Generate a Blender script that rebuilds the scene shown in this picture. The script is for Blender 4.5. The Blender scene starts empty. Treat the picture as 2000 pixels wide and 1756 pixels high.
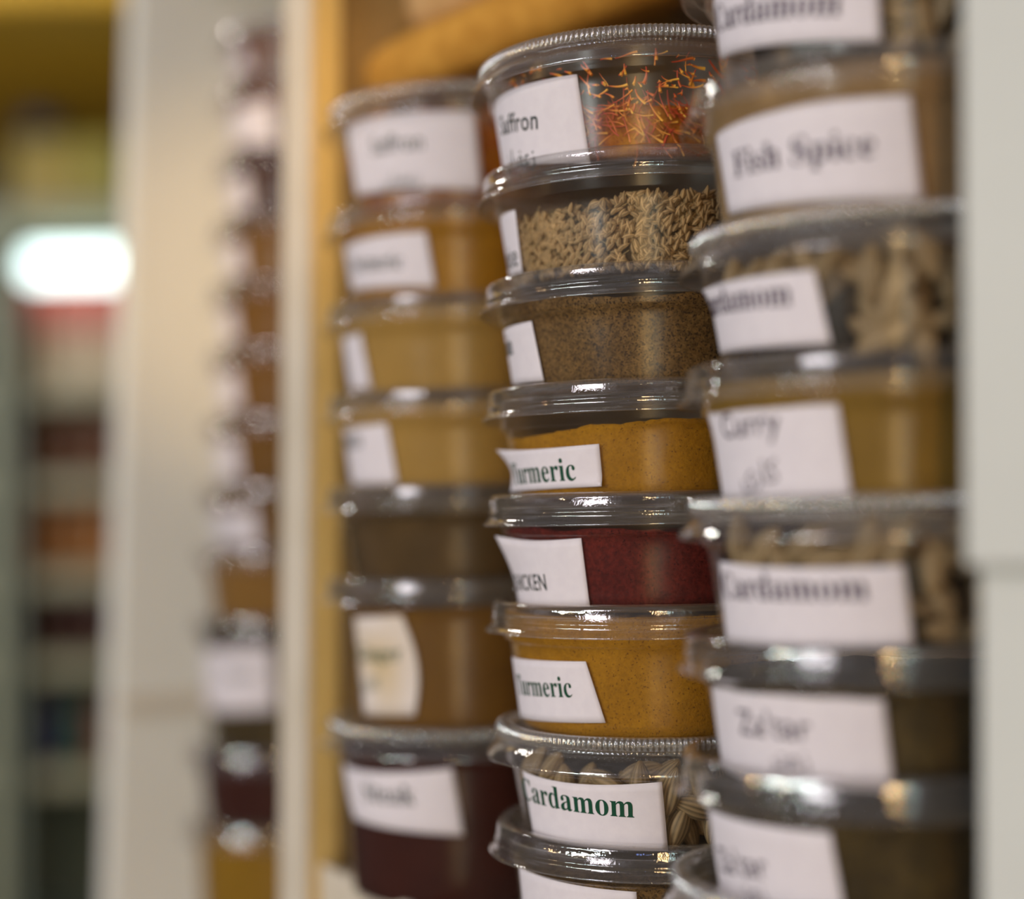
import bpy, math, random
import numpy as np
from mathutils import Vector, Matrix

# ------------------------------------------------------------------ camera, world, lights, exposure
SC = bpy.context.scene
COL = SC.collection
FPX, CX0, CY0 = 3200.0, 1000.0, 878.0            # focal length in pixels of the 2000x1756 frame
CAMZ = 1.35                                       # eye height above the market floor
TH, RO = math.radians(2.26), math.radians(-1.05)  # pitched slightly up, rolled a touch
RIGHT = Vector((math.cos(RO), -math.sin(RO)*math.sin(TH), math.sin(RO)*math.cos(TH)))
UP = Vector((-math.sin(RO), -math.cos(RO)*math.sin(TH), math.cos(RO)*math.cos(TH)))
FWD = Vector((0, math.cos(TH), math.sin(TH)))
CAM = Vector((0, 0, CAMZ))
cd = bpy.data.cameras.new('camera'); cam = bpy.data.objects.new('camera', cd); COL.objects.link(cam)
cam.matrix_world = Matrix(((RIGHT.x, UP.x, -FWD.x, CAM.x), (RIGHT.y, UP.y, -FWD.y, CAM.y), (RIGHT.z, UP.z, -FWD.z, CAM.z), (0, 0, 0, 1)))
cd.lens = 50.0; cd.sensor_width = 50.0*2000/FPX; cd.sensor_fit = 'HORIZONTAL'
cd.clip_start = 0.02; cd.clip_end = 30
cd.dof.use_dof = True; cd.dof.focus_distance = 0.549; cd.dof.aperture_fstop = 2.0
SC.camera = cam

SC.view_settings.view_transform = 'Standard'; SC.view_settings.look = 'None'
SC.view_settings.gamma = 1.0; SC.view_settings.use_curve_mapping = False
SC.view_settings.exposure = -0.12
SC.cycles.max_bounces = 4; SC.cycles.diffuse_bounces = 3; SC.cycles.glossy_bounces = 3
SC.cycles.transparent_max_bounces = 16
SC.cycles.use_adaptive_sampling = True; SC.cycles.adaptive_threshold = 0.08

W = bpy.data.worlds.new('market_hall'); SC.world = W; W.use_nodes = True
_nt = W.node_tree; _bg = _nt.nodes['Background']; _bg.inputs[1].default_value = 1.0    # a busy hall: dark aisles between pale lit patches
_tc = _nt.nodes.new('ShaderNodeTexCoord'); _nz = _nt.nodes.new('ShaderNodeTexNoise'); _nz.inputs['Scale'].default_value = 2.6; _nz.inputs['Detail'].default_value = 3.0
_rp = _nt.nodes.new('ShaderNodeValToRGB'); _el = _rp.color_ramp.elements; _el.new(0.56)
for _e, (_p, _c) in zip(_el, ((0.40, (0.045, 0.038, 0.036, 1)), (0.56, (0.17, 0.15, 0.165, 1)), (0.72, (0.60, 0.56, 0.60, 1)))): _e.position = _p; _e.color = _c
_nt.links.new(_tc.outputs['Generated'], _nz.inputs['Vector']); _nt.links.new(_nz.outputs['Fac'], _rp.inputs[0]); _nt.links.new(_rp.outputs[0], _bg.inputs[0])

def area(name, loc, target, sx, sy, power, col):
    l = bpy.data.lights.new(name, 'AREA'); l.shape = 'RECTANGLE'; l.size = sx; l.size_y = sy; l.energy = power; l.color = col
    o = bpy.data.objects.new(name, l); COL.objects.link(o); o.location = CAM + Vector(loc)
    o.rotation_euler = (Vector(target) - Vector(loc)).to_track_quat('-Z', 'Y').to_euler(); return o
def bulb(name, loc, power, col, rad=0.03):
    l = bpy.data.lights.new(name, 'POINT'); l.energy = power; l.color = col; l.shadow_soft_size = rad
    o = bpy.data.objects.new(name, l); COL.objects.link(o); o.location = CAM + Vector(loc); return o
# the aisle's lamps: fluorescents over the opposite stall, warm bulbs, blue LEDs far behind, plus an added key and fill
def spot(name, loc, target, power, col, deg):
    l = bpy.data.lights.new(name, 'SPOT'); l.energy = power; l.color = col; l.spot_size = math.radians(deg); l.spot_blend = 1.0; l.shadow_soft_size = 0.02
    o = bpy.data.objects.new(name, l); COL.objects.link(o); o.location = CAM + Vector(loc)
    o.rotation_euler = (Vector(target) - Vector(loc)).to_track_quat('-Z', 'Y').to_euler(); return o
area('fluorescent_tube', (-1.75, -0.45, 0.35), (0.0, 0.6, 0.0), 1.0, 0.06, 15, (0.86, 1.0, 0.95))
area('aisle_soft_key', (-2.2, -1.35, 1.45), (0.0, 0.6, 0.0), 1.0, 0.8, 25, (1.0, 0.93, 0.97))  # broad soft key added from the aisle side, not an actual skylight
area('warm_tube_lamp', (-0.24, -2.4, 0.05), (0.05, 0.6, 0.0), 0.07, 2.2, 27, (1.0, 0.66, 0.30))
area('cool_tube_lamp', (0.12, -2.3, 0.05), (0.05, 0.6, 0.0), 0.09, 2.0, 7, (0.75, 1.0, 0.94))
spot('clip_spotlight', (-0.30, -1.0, 0.34), (-0.165, 0.97, 0.178), 95, (1.0, 0.66, 0.28), 9.5)
bulb('warm_bulb_front', (-1.3, 0.40, 0.12), 4.0, (1.0, 0.62, 0.27), 0.022)
bulb('warm_bulb_front', (-1.5, -0.1, 0.42), 3.0, (1.0, 0.70, 0.34), 0.022)
bulb('white_bulb_aisle', (-1.3, -0.9, 0.05), 19.0, (0.93, 1.0, 0.98), 0.03)
bulb('canopy_fill_light', (-0.95, 1.75, 0.95), 7.0, (1.0, 0.95, 0.85), 0.04)  # fill light added to brighten the canopy and packets, no lamp hangs there
bulb('blue_led', (-0.9, -2.3, 0.25), 3.0, (0.3, 0.42, 1.0), 0.03)
bulb('blue_led', (0.05, -2.8, 0.28), 2.5, (0.3, 0.42, 1.0), 0.03)

# ------------------------------------------------------------------ helpers
def ray(px, py):
    return RIGHT*((px-CX0)/FPX) + UP*(-(py-CY0)/FPX) + FWD
def at(px, py, y):                                # the point seen at a pixel, at depth y in front of the camera
    d = ray(px, py); return CAM + d*(y/d.y)
rnd = random.Random(7)

def mesh_obj(name, v, f, mats, parent=None, smooth=True, mi=None, loc=None):
    me = bpy.data.meshes.new(name); me.from_pydata([tuple(p) for p in v], [], f)
    for m in (mats if isinstance(mats, (list, tuple)) else [mats]): me.materials.append(m)
    if mi is not None: me.polygons.foreach_set('material_index', mi)
    me.polygons.foreach_set('use_smooth', [smooth]*len(me.polygons)); me.update()
    o = bpy.data.objects.new(name, me); COL.objects.link(o)
    if parent: o.parent = parent
    if loc is not None: o.location = loc
    return o
def place_mesh(name, me, parent=None, loc=(0, 0, 0)):
    o = bpy.data.objects.new(name, me); COL.objects.link(o); o.parent = parent; o.location = loc; return o
def empty(name, loc, label=None, cat=None, group=None):
    o = bpy.data.objects.new(name, None); COL.objects.link(o); o.location = loc; o.empty_display_size = 0.01
    return tag(o, label, cat, group)
def tag(o, label=None, cat=None, group=None, kind=None):
    if label: o['label'] = label
    if cat: o['category'] = cat
    if group: o['group'] = group
    if kind: o['kind'] = kind
    return o

class MB:
    def __init__(s): s.v, s.f, s.m = [], [], []
    def add(s, v, f, mi=0):
        n = len(s.v); s.v += [tuple(p) for p in v]; s.f += [tuple(i+n for i in q) for q in f]; s.m += [mi]*len(f)
    def hexa(s, p, mi=0):                         # 8 corners: bottom ring 0-3, top ring 4-7
        s.add(p, [(3, 2, 1, 0), (4, 5, 6, 7), (0, 1, 5, 4), (1, 2, 6, 5), (2, 3, 7, 6), (3, 0, 4, 7)], mi)
    def build(s, name, mats, parent=None, smooth=False, loc=None):
        return mesh_obj(name, s.v, s.f, mats, parent, smooth, s.m, loc)
def bevel(o, w, seg=2):
    b = o.modifiers.new('bevel', 'BEVEL'); b.width = w; b.segments = seg; b.limit_method = 'ANGLE'; return o

def lathe(prof, n, rib=None):
    """prof: list of (r, z) in metres; rib(r, z, angle) -> radius offset."""
    a = np.arange(n)*2*np.pi/n; ca, sa = np.cos(a), np.sin(a); V = []; F = []
    rows = []
    for (r, z) in prof:
        if r < 1e-6: rows.append([len(V)]); V.append((0, 0, z)); continue
        rr = r + (rib(r, z, a) if rib else 0)*np.ones(n)
        rows.append(list(range(len(V), len(V)+n))); V += list(zip(rr*ca, rr*sa, np.full(n, z)))
    for A, B in zip(rows[:-1], rows[1:]):
        if len(A) == 1 and len(B) == 1: continue
        for i in range(n):
            j = (i+1) % n
            if len(A) == 1: F.append((A[0], B[i], B[j]))
            elif len(B) == 1: F.append((A[i], B[0], A[j]))
            else: F.append((A[i], B[i], B[j], A[j]))
    return V, F

# ------------------------------------------------------------------ materials
def new_mat(name):
    m = bpy.data.materials.new(name); m.use_nodes = True; nt = m.node_tree
    for n in list(nt.nodes): nt.nodes.remove(n)
    out = nt.nodes.new('ShaderNodeOutputMaterial'); return m, nt, out
def N(nt, t, **kw):
    n = nt.nodes.new(t)
    for k, v in kw.items():
        if k in n.inputs: n.inputs[k].default_value = v
        else: setattr(n, k, v)
    return n
def noise(nt, scale, detail=3, rough=0.6, coord='Object'):
    tc = N(nt, 'ShaderNodeTexCoord'); nz = N(nt, 'ShaderNodeTexNoise'); nz.inputs['Scale'].default_value = scale
    nz.inputs['Detail'].default_value = detail; nz.inputs['Roughness'].default_value = rough
    nt.links.new(tc.outputs[coord], nz.inputs['Vector']); return nz
def ramp(nt, src, stops):
    r = N(nt, 'ShaderNodeValToRGB'); e = r.color_ramp.elements
    while len(e) < len(stops): e.new(0.5)
    for el, (p, c) in zip(e, stops): el.position = p; el.color = (*c, 1)
    nt.links.new(src, r.inputs[0]); return r
def principled(name, col, rough=0.6, col2=None, scale=30, bump=0, bscale=None, spec=0.5, detail=4, lo=0.35, hi=0.65, metallic=0, stretch=None):
    m, nt, out = new_mat(name); b = N(nt, 'ShaderNodeBsdfPrincipled'); b.inputs['Roughness'].default_value = rough
    b.inputs['Specular IOR Level'].default_value = spec; b.inputs['Metallic'].default_value = metallic
    nt.links.new(b.outputs[0], out.inputs[0])
    if col2 is not None:
        nz = noise(nt, scale, detail)
        if stretch:
            mp = N(nt, 'ShaderNodeMapping'); mp.inputs['Scale'].default_value = stretch
            tc = nt.nodes.new('ShaderNodeTexCoord'); nt.links.new(tc.outputs['Object'], mp.inputs[0]); nt.links.new(mp.outputs[0], nz.inputs['Vector'])
        r = ramp(nt, nz.outputs['Fac'], [(lo, col), (hi, col2)]); nt.links.new(r.outputs[0], b.inputs['Base Color'])
    else: b.inputs['Base Color'].default_value = (*col, 1)
    if bump:
        nb = noise(nt, bscale or scale, 4); bp = N(nt, 'ShaderNodeBump'); bp.inputs['Strength'].default_value = bump; bp.inputs['Distance'].default_value = 0.001
        nt.links.new(nb.outputs['Fac'], bp.inputs['Height']); nt.links.new(bp.outputs[0], b.inputs['Normal'])
    return m
def plastic(name, milk, tint=0.97, rough=0.05, bump=0.12, gloss=0.055):
    """thin clear plastic: see-through, with a gloss that grows towards grazing angles and a little haze in the sheet."""
    m, nt, out = new_mat(name); L = nt.links.new
    lw = N(nt, 'ShaderNodeLayerWeight'); lw.inputs['Blend'].default_value = 0.5
    pw = N(nt, 'ShaderNodeMath', operation='POWER'); pw.inputs[1].default_value = 4.0; L(lw.outputs['Facing'], pw.inputs[0])
    ma = N(nt, 'ShaderNodeMath', operation='MULTIPLY_ADD'); ma.inputs[1].default_value = 0.85; ma.inputs[2].default_value = gloss; L(pw.outputs[0], ma.inputs[0])
    tr = N(nt, 'ShaderNodeBsdfTransparent'); tr.inputs[0].default_value = (tint, tint, tint, 1)
    gl = N(nt, 'ShaderNodeBsdfGlossy'); gl.inputs['Roughness'].default_value = rough; gl.inputs['Color'].default_value = (1, 1, 1, 1)
    nz = noise(nt, 160, 4, 0.7); bp = N(nt, 'ShaderNodeBump'); bp.inputs['Strength'].default_value = bump; bp.inputs['Distance'].default_value = 0.0006
    L(nz.outputs['Fac'], bp.inputs['Height']); L(bp.outputs[0], gl.inputs['Normal'])
    di = N(nt, 'ShaderNodeBsdfDiffuse'); di.inputs[0].default_value = (0.82, 0.79, 0.80, 1)
    ad = N(nt, 'ShaderNodeMath', operation='MULTIPLY_ADD'); ad.inputs[1].default_value = milk*2.2; ad.inputs[2].default_value = milk; L(pw.outputs[0], ad.inputs[0])
    m1 = N(nt, 'ShaderNodeMixShader'); L(ad.outputs[0], m1.inputs[0]); L(tr.outputs[0], m1.inputs[1]); L(di.outputs[0], m1.inputs[2])
    m2 = N(nt, 'ShaderNodeMixShader'); L(ma.outputs[0], m2.inputs[0]); L(m1.outputs[0], m2.inputs[1]); L(gl.outputs[0], m2.inputs[2])
    L(m2.outputs[0], out.inputs[0]); return m
def emis(name, col, s):
    m, nt, out = new_mat(name); e = N(nt, 'ShaderNodeEmission'); e.inputs[0].default_value = (*col, 1); e.inputs[1].default_value = s
    nt.links.new(e.outputs[0], out.inputs[0]); return m
def powder(name, base, speck, light=None, bump=0.7, amount=0.36, grain=0.5):
    """ground spice pressed against the tub: fine grain, scattered dark specks and paler patches."""
    m, nt, out = new_mat(name); L = nt.links.new
    b = N(nt, 'ShaderNodeBsdfPrincipled'); b.inputs['Roughness'].default_value = 0.9; b.inputs['Specular IOR Level'].default_value = 0.15
    light = light or tuple(min(1, c*1.45+0.01) for c in base)
    big = noise(nt, 70, 4, 0.6); r1 = ramp(nt, big.outputs['Fac'], [(0.35, base), (0.7, light)])
    fine = noise(nt, 1300, 2, 0.5); r2 = ramp(nt, fine.outputs['Fac'], [(amount-0.05, (1, 1, 1)), (amount+0.04, (0, 0, 0))])
    mx = N(nt, 'ShaderNodeMix', data_type='RGBA'); gn = noise(nt, 620, 3, 0.7); r3 = ramp(nt, gn.outputs['Fac'], [(0.38, (0.62, 0.62, 0.62)), (0.62, (1.25, 1.25, 1.25))])
    gm = N(nt, 'ShaderNodeMix', data_type='RGBA', blend_type='MULTIPLY'); gm.inputs[0].default_value = grain; L(r1.outputs[0], gm.inputs[6]); L(r3.outputs[0], gm.inputs[7])
    L(r2.outputs[0], mx.inputs[0]); L(gm.outputs[2], mx.inputs[6]); mx.inputs[7].default_value = (*speck, 1)
    L(mx.outputs[2], b.inputs['Base Color'])
    nb = noise(nt, 700, 5, 0.7); bp = N(nt, 'ShaderNodeBump'); bp.inputs['Strength'].default_value = bump; bp.inputs['Distance'].default_value = 0.0008
    L(nb.outputs['Fac'], bp.inputs['Height']); L(bp.outputs[0], b.inputs['Normal'])
    L(b.outputs[0], out.inputs[0]); return m
def vcol(name, rough=0.7, spec=0.3):
    m, nt, out = new_mat(name); b = N(nt, 'ShaderNodeBsdfPrincipled'); b.inputs['Roughness'].default_value = rough; b.inputs['Specular IOR Level'].default_value = spec
    a = N(nt, 'ShaderNodeVertexColor'); a.layer_name = 'grain'; nt.links.new(a.outputs[0], b.inputs['Base Color']); nt.links.new(b.outputs[0], out.inputs[0]); return m

M_LID = plastic('clear_lid_plastic', 0.035, 0.97, 0.04, 0.35, 0.135)
M_CUP = plastic('clear_cup_plastic', 0.003, 0.985, 0.24, 0.06, 0.026)
M_PAPER = principled('label_paper', (0.645, 0.590, 0.660), 0.75, (0.680, 0.625, 0.690), 220, 0.05, 900, spec=0.2)
M_STAIN = principled('stained_label_paper', (0.68, 0.62, 0.64), 0.8, (0.56, 0.43, 0.28), 24, 0.05, 900, spec=0.2, detail=1)
M_INK = principled('black_ink', (0.010, 0.022, 0.020), 0.6, spec=0.2)
M_GREEN = principled('green_ink', (0.006, 0.055, 0.030), 0.6, spec=0.2)
M_VIOLET = principled('violet_black_ink', (0.035, 0.02, 0.05), 0.6, spec=0.2)
M_CREAM = principled('cream_paint', (0.66, 0.58, 0.50), 0.45, (0.60, 0.52, 0.43), 18, 0.1, 120)
M_WHITE = principled('white_paint', (0.78, 0.76, 0.73), 0.5, (0.74, 0.72, 0.69), 8, 0.05, 90)
M_POST = principled('grey_white_paint', (0.60, 0.595, 0.58), 0.5, (0.565, 0.56, 0.545), 8, 0.05, 90)
M_PINE = principled('pine_wood', (0.80, 0.57, 0.23), 0.4, (0.68, 0.46, 0.15), 26, 0.15, 60, stretch=(60, 60, 4))
M_BROWN = principled('brown_board', (0.36, 0.24, 0.10), 0.7, (0.28, 0.18, 0.07), 14, 0.1, 80)
M_BACK = principled('dark_back_board', (0.38, 0.27, 0.19), 0.8, (0.32, 0.22, 0.15), 10)
M_CORK = principled('tan_crumb', (0.60, 0.30, 0.055), 0.85, (0.44, 0.20, 0.03), 95, 0.9, 320, spec=0.2)
M_CORK2 = principled('pale_crumb', (0.62, 0.40, 0.20), 0.85, (0.52, 0.31, 0.13), 80, 0.7, 320, spec=0.2)

# ------------------------------------------------------------------ the tubs
mm = 0.001
LID_A = [(0, -3), (30, -3), (51.2, -3), (52.4, -2.8), (53.4, -2.2), (54.2, -0.9), (54.9, -0.25), (56.0, 0), (57.6, -0.02), (58.8, -0.4), (59.5, -1.1), (59.8, -2.2), (60.0, -6.0),
         (60.5, -6.5), (60.6, -7.0), (60.1, -7.5), (60.2, -8.3), (61.0, -9.4), (62.3, -10.5), (62.8, -10.9), (62.7, -11.3), (62.3, -11.4), (62.0, -11.0)]
LID_B = [(0, -3.5), (30, -3.5), (50, -3.5), (51.6, -3.2), (52.8, -2.4), (53.8, -0.9), (54.6, -0.2), (55.8, 0), (57.2, -0.1), (58.2, -0.6), (58.6, -1.5), (58.7, -2.8), (58.6, -3.9), (58.0, -4.5),
         (56.9, -4.8), (56.7, -5.4), (57.6, -6.2), (59.3, -7.4), (61.2, -9.4), (62.3, -11.0), (62.9, -12.0), (62.7, -12.5), (62.3, -12.6), (62.0, -12.2)]
M_RIB = plastic('ribbed_lid_rim', 0.13, 0.95, 0.10, 0.0, 0.22)
def lid_mesh(kind):
    prof = [(r*mm, z*mm) for r, z in (LID_A if kind == 'A' else LID_B)]
    if kind == 'A':
        def wob(r, z, a): return 0.00012*np.sin(5*a+1)+0.00008*np.sin(13*a) if r > 0.056 else 0*a
        V, F = lathe(prof, 200, wob)
    else:
        def rib(r, z, a):
            w = max(0.0, 1-abs(z+0.0022)/0.0028)**0.5 if r > 0.0535 else 0
            return w*0.00085*np.cos(190*a)
        V, F = lathe(prof, 950, rib)
    me = bpy.data.meshes.new('lid_'+('plain' if kind == 'A' else 'ribbed')); me.from_pydata(V, [], F); me.materials.append(M_LID); me.materials.append(M_RIB)
    if kind == 'B': me.polygons.foreach_set('material_index', [1 if -0.0044 < p.center.z < -0.00005 and math.hypot(p.center.x, p.center.y) > 0.0562 else 0 for p in me.polygons])
    me.polygons.foreach_set('use_smooth', [True]*len(me.polygons)); me.update(); return me
LIDS = {k: lid_mesh(k) for k in 'AB'}
R_STEP, R_TOP, R_BOT = 55.6, 53.4, 49.8           # shoulder, wall under the shoulder, foot (mm)
def cup_r(d, H):                                   # outer wall radius (mm) at d mm under the lid's top
    if d < 14.4: return R_STEP
    return R_TOP - (R_TOP-R_BOT)*(d-15)/max(1, (H-3-15))
CUPS = {}
def cup_mesh(H):
    k = round(H, 1)
    if k not in CUPS:
        p = [(58.9, -5.6), (58.9, -4.9), (57.6, -4.6), (56.6, -5.2), (56.0, -6.2), (R_STEP, -7.4), (R_STEP-.1, -13.6), (R_STEP-.4, -14.3), (54.4, -14.8), (53.7, -15.2), (R_TOP, -16.0)]
        for d in np.linspace(18, H-3.2, 6): p.append((cup_r(d, H), -d))
        p += [(R_BOT-.3, -(H-1.6)), (R_BOT-1.2, -(H-.5)), (R_BOT-2.6, -H), (R_BOT-5, -H), (R_BOT-7, -(H-.8)), (20, -(H-.8)), (0, -(H-.8))]
        prof = [(r*mm, z*mm) for r, z in p]
        V, F = lathe(prof, 128)
        me = bpy.data.meshes.new('cup'); me.from_pydata(V, [], F); me.materials.append(M_CUP)
        me.polygons.foreach_set('use_smooth', [True]*len(me.polygons)); me.update(); CUPS[k] = me
    return CUPS[k]

def fill_powder(tub, H, mat, level, slope=0.0, phase=0.0, rough=0.5, name='ground_spice'):
    """ground spice: follows the inside of the cup, heaped unevenly at the top."""
    n = 160; a = np.arange(n)*2*np.pi/n; rs = np.random.RandomState(int(H*10)+int(level*7)+len(name))
    nz = sum(np.sin(k*a+rs.rand()*6.28)*rough/(1+k*0.22) for k in (2, 3, 5, 8, 13, 21, 34)) + rs.randn(n)*0.16*rough
    lev = np.clip(level + slope*np.cos(a-phase) + nz, 4.2, H-8)
    V = [(0, 0, -(H-1.5)*mm)]; F = []; rows = []
    def row(rad, z): rows.append(list(range(len(V), len(V)+n))); V.extend(zip(rad*np.cos(a)*mm, rad*np.sin(a)*mm, z*mm))
    row(np.full(n, R_BOT-3.2), np.full(n, -(H-1.5)))
    row(np.full(n, R_BOT-1.0), np.full(n, -(H-2.8)))
    for t in np.linspace(0.08, 1, 14):
        d = (H-2.8) + (lev-(H-2.8))*t
        r = np.where(d < 14.2, R_STEP, np.where(d > 15.4, R_TOP-(R_TOP-R_BOT)*(d-15)/(H-18), R_STEP-(R_STEP-R_TOP)*(d-14.2)/1.2)) - 0.75
        row(r, -d)
    row(np.full(n, 50.0), -lev-0.3+rs.randn(n)*0.25*rough); row(np.full(n, 44.0), -np.clip(level+slope*np.cos(a-phase)*0.8+rs.randn(n)*0.3, 3.6, 99))
    V.append((0, 0, -max(level, 4)*mm)); c = len(V)-1
    for i in range(n):
        j = (i+1) % n; F.append((0, rows[0][j], rows[0][i])); F.append((rows[-1][i], rows[-1][j], c))
        for A, B in zip(rows[:-1], rows[1:]): F.append((A[i], A[j], B[j], B[i]))
    o = mesh_obj(name, V, F, mat, tub); o.location = (0, 0, H*mm); return o

def grains_obj(name, V, F, C, mat, parent, loc):
    o = mesh_obj(name, V, F, mat, parent); ca = o.data.color_attributes.new('grain', 'FLOAT_COLOR', 'POINT')
    ca.data.foreach_set('color', np.concatenate([np.array(C), np.ones((len(C), 1))], 1).astype('f').ravel()); o.location = loc; return o
M_GRAIN = vcol('seed_skin', 0.75, 0.25); M_POD = vcol('pod_skin', 0.6, 0.35); M_SAFFRON = vcol('saffron_thread', 0.5, 0.4)
def frame_at(phi, R, z, ang, tilt=0.0):
    """axes of something lying against the wall: t along it, b across it, n outward."""
    n = np.array([math.sin(phi), -math.cos(phi), 0.0]); e = np.array([math.cos(phi), math.sin(phi), 0.0]); u = np.array([0, 0, 1.0])
    t = e*math.cos(ang)+u*math.sin(ang); t = t*math.cos(tilt)+n*math.sin(tilt); b = np.cross(n, t); b /= np.linalg.norm(b); nn = np.cross(t, b)
    return n*R+u*z, t, b, nn
def seed_shape(nu=10, nv=7, ridges=5, curve=0.12):
    V = []; F = []; ridge = []
    for j in range(nv+1):
        s = j/nv; r = math.sin(math.pi*s**0.9)**0.62 if 0 < s < 1 else 0.08
        for i in range(nu):
            a = 2*math.pi*i/nu; k = 1+0.10*math.cos(ridges*a)
            V.append((s*2-1, r*k*math.cos(a)+curve*(1-(2*s-1)**2), r*k*math.sin(a))); ridge.append(math.cos(ridges*a))
    for j in range(nv):
        for i in range(nu): F.append((j*nu+i, j*nu+(i+1) % nu, (j+1)*nu+(i+1) % nu, (j+1)*nu+i))
    F.append(tuple(range(nu))[::-1]); F.append(tuple(range(nv*nu, nv*nu+nu)))
    return np.array(V), F, np.array(ridge)
def tube(V, F, C, pts, rad, cols):
    n0 = len(V); k = 4; P = np.array(pts)
    for i, p in enumerate(P):
        t = P[min(i+1, len(P)-1)]-P[max(i-1, 0)]; t /= np.linalg.norm(t)+1e-9; h = np.array([0.3, 0.5, 0.81]); b = np.cross(t, h); b /= np.linalg.norm(b); c = np.cross(t, b)
        for q in range(k):
            a = 2*math.pi*q/k; V.append(tuple(p+(b*math.cos(a)+c*math.sin(a))*rad[i])); C.append(cols[i])
    for i in range(len(P)-1):
        for q in range(k): F.append((n0+i*k+q, n0+i*k+(q+1) % k, n0+(i+1)*k+(q+1) % k, n0+(i+1)*k+q))
def fill_seeds(tub, H):
    rs = random.Random(3); SV, SF, SR = seed_shape(10, 6, 5); V = []; F = []; C = []
    def level(phi): return 17.6 - 4.2*math.sin(phi+0.55) + 0.7*math.sin(7*phi)     # mm under the lid's top; heaped higher to the right
    for layer, cnt in ((0, 900), (1, 800), (2, 500)):
        for _ in range(cnt):
            phi = rs.uniform(-1.75, 1.25); lv = level(phi); d = rs.uniform(lv+layer*0.3, H-2.2); r = cup_r(max(d, 15.5), H)-1.7-layer*1.7
            o, t, b, n = frame_at(phi, r*mm, -d*mm, rs.gauss(1.2, 0.75), rs.gauss(0, 0.22))
            L = rs.uniform(1.9, 2.5)*mm; w = rs.uniform(0.78, 1.02)*mm; n0 = len(V); tone = rs.uniform(0.75, 1.2); hue = rs.random()
            base = np.array((0.245, 0.155, 0.070))*tone*(1-0.15*hue)
            V += [tuple(o+t*p[0]*L+b*p[1]*w+n*p[2]*w) for p in SV]; F += [tuple(i+n0 for i in q) for q in SF]
            C += [tuple(base*(0.72+1.1*max(0, k))) for k in SR]
    for _ in range(85):                              # thin stalks among the seeds
        phi = rs.uniform(-1.5, 1.1); d = rs.uniform(level(phi)-1.5, H-4); o, t, b, n = frame_at(phi, (cup_r(max(d, 15.5), H)-0.9)*mm, -d*mm, rs.gauss(1.0, 0.9))
        L = rs.uniform(3, 7)*mm; cv = rs.uniform(-0.35, 0.35); pts = [o+t*L*(s-.5)+b*L*cv*(s-.5)**2-n*0.3*mm for s in np.linspace(0, 1, 7)]
        tube(V, F, C, pts, [0.11*mm]*7, [(0.40, 0.29, 0.13)]*7)
    o = grains_obj('aniseed', V, F, C, M_GRAIN, tub, (0, 0, H*mm)); o['kind'] = 'stuff'
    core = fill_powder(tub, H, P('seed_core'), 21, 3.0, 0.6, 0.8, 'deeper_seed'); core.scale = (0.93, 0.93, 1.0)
    return o
def fill_saffron(tub, H, dense=1.0, level=25, name='saffron'):
    rs = random.Random(11); V = []; F = []; C = []
    red, orange, yel = np.array((0.42, 0.035, 0.012)), np.array((0.62, 0.17, 0.012)), np.array((0.72, 0.38, 0.04))
    def thread(phi, d, rin, L, rad, ang, warm):
        o, t, b, n = frame_at(phi, (cup_r(max(d, 16), H)-rin)*mm, -d*mm, ang, rs.gauss(0, 0.12)); cv = rs.uniform(-0.45, 0.45); c2 = rs.uniform(-0.4, 0.4)
        S = np.linspace(0, 1, 8); pts = [o+t*L*(s-.5)*mm+b*L*mm*(cv*((s-.5)**2-.1)+c2*(s-.5)**3)-n*0.25*mm*math.sin(3*s) for s in S]
        tube(V, F, C, pts, [rad*mm*(0.45+0.75*s) for s in S], [tuple((red*(1-min(1, s*warm*1.6))+orange*min(1, s*warm*1.6))*(1-max(0, warm*s-.45))+yel*max(0, warm*s-.45)) for s in S])
    for _ in range(int(430*dense)):                  # the bed
        phi = rs.uniform(-1.9, 1.4); d = min(H-2.5, level+abs(rs.gauss(0, 1))*7); thread(phi, d, rs.uniform(0.9, 7), rs.uniform(4, 12), rs.uniform(0.20, 0.50), rs.gauss(-0.7, 0.9), rs.uniform(0.1, 1.5))
    for _ in range(int(170*dense)):                  # loose threads clinging to the wall
        phi = rs.gauss(0.1, 0.75); d = rs.uniform(9, level+4); thread(phi, d, 0.9, rs.choice((1.5, 2, 3, 4, 6, 8)), rs.uniform(0.18, 0.70), rs.gauss(-0.6, 0.8), rs.uniform(0.3, 1.6))
    o = grains_obj(name, V, F, C, M_SAFFRON, tub, (0, 0, H*mm)); o['kind'] = 'stuff'
    core = fill_powder(tub, H, P('saffron_bed'), level+1.5, 2.0, 0.4, 1.0, 'saffron_bed'); core.scale = (0.90, 0.90, 1.0); return o

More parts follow.
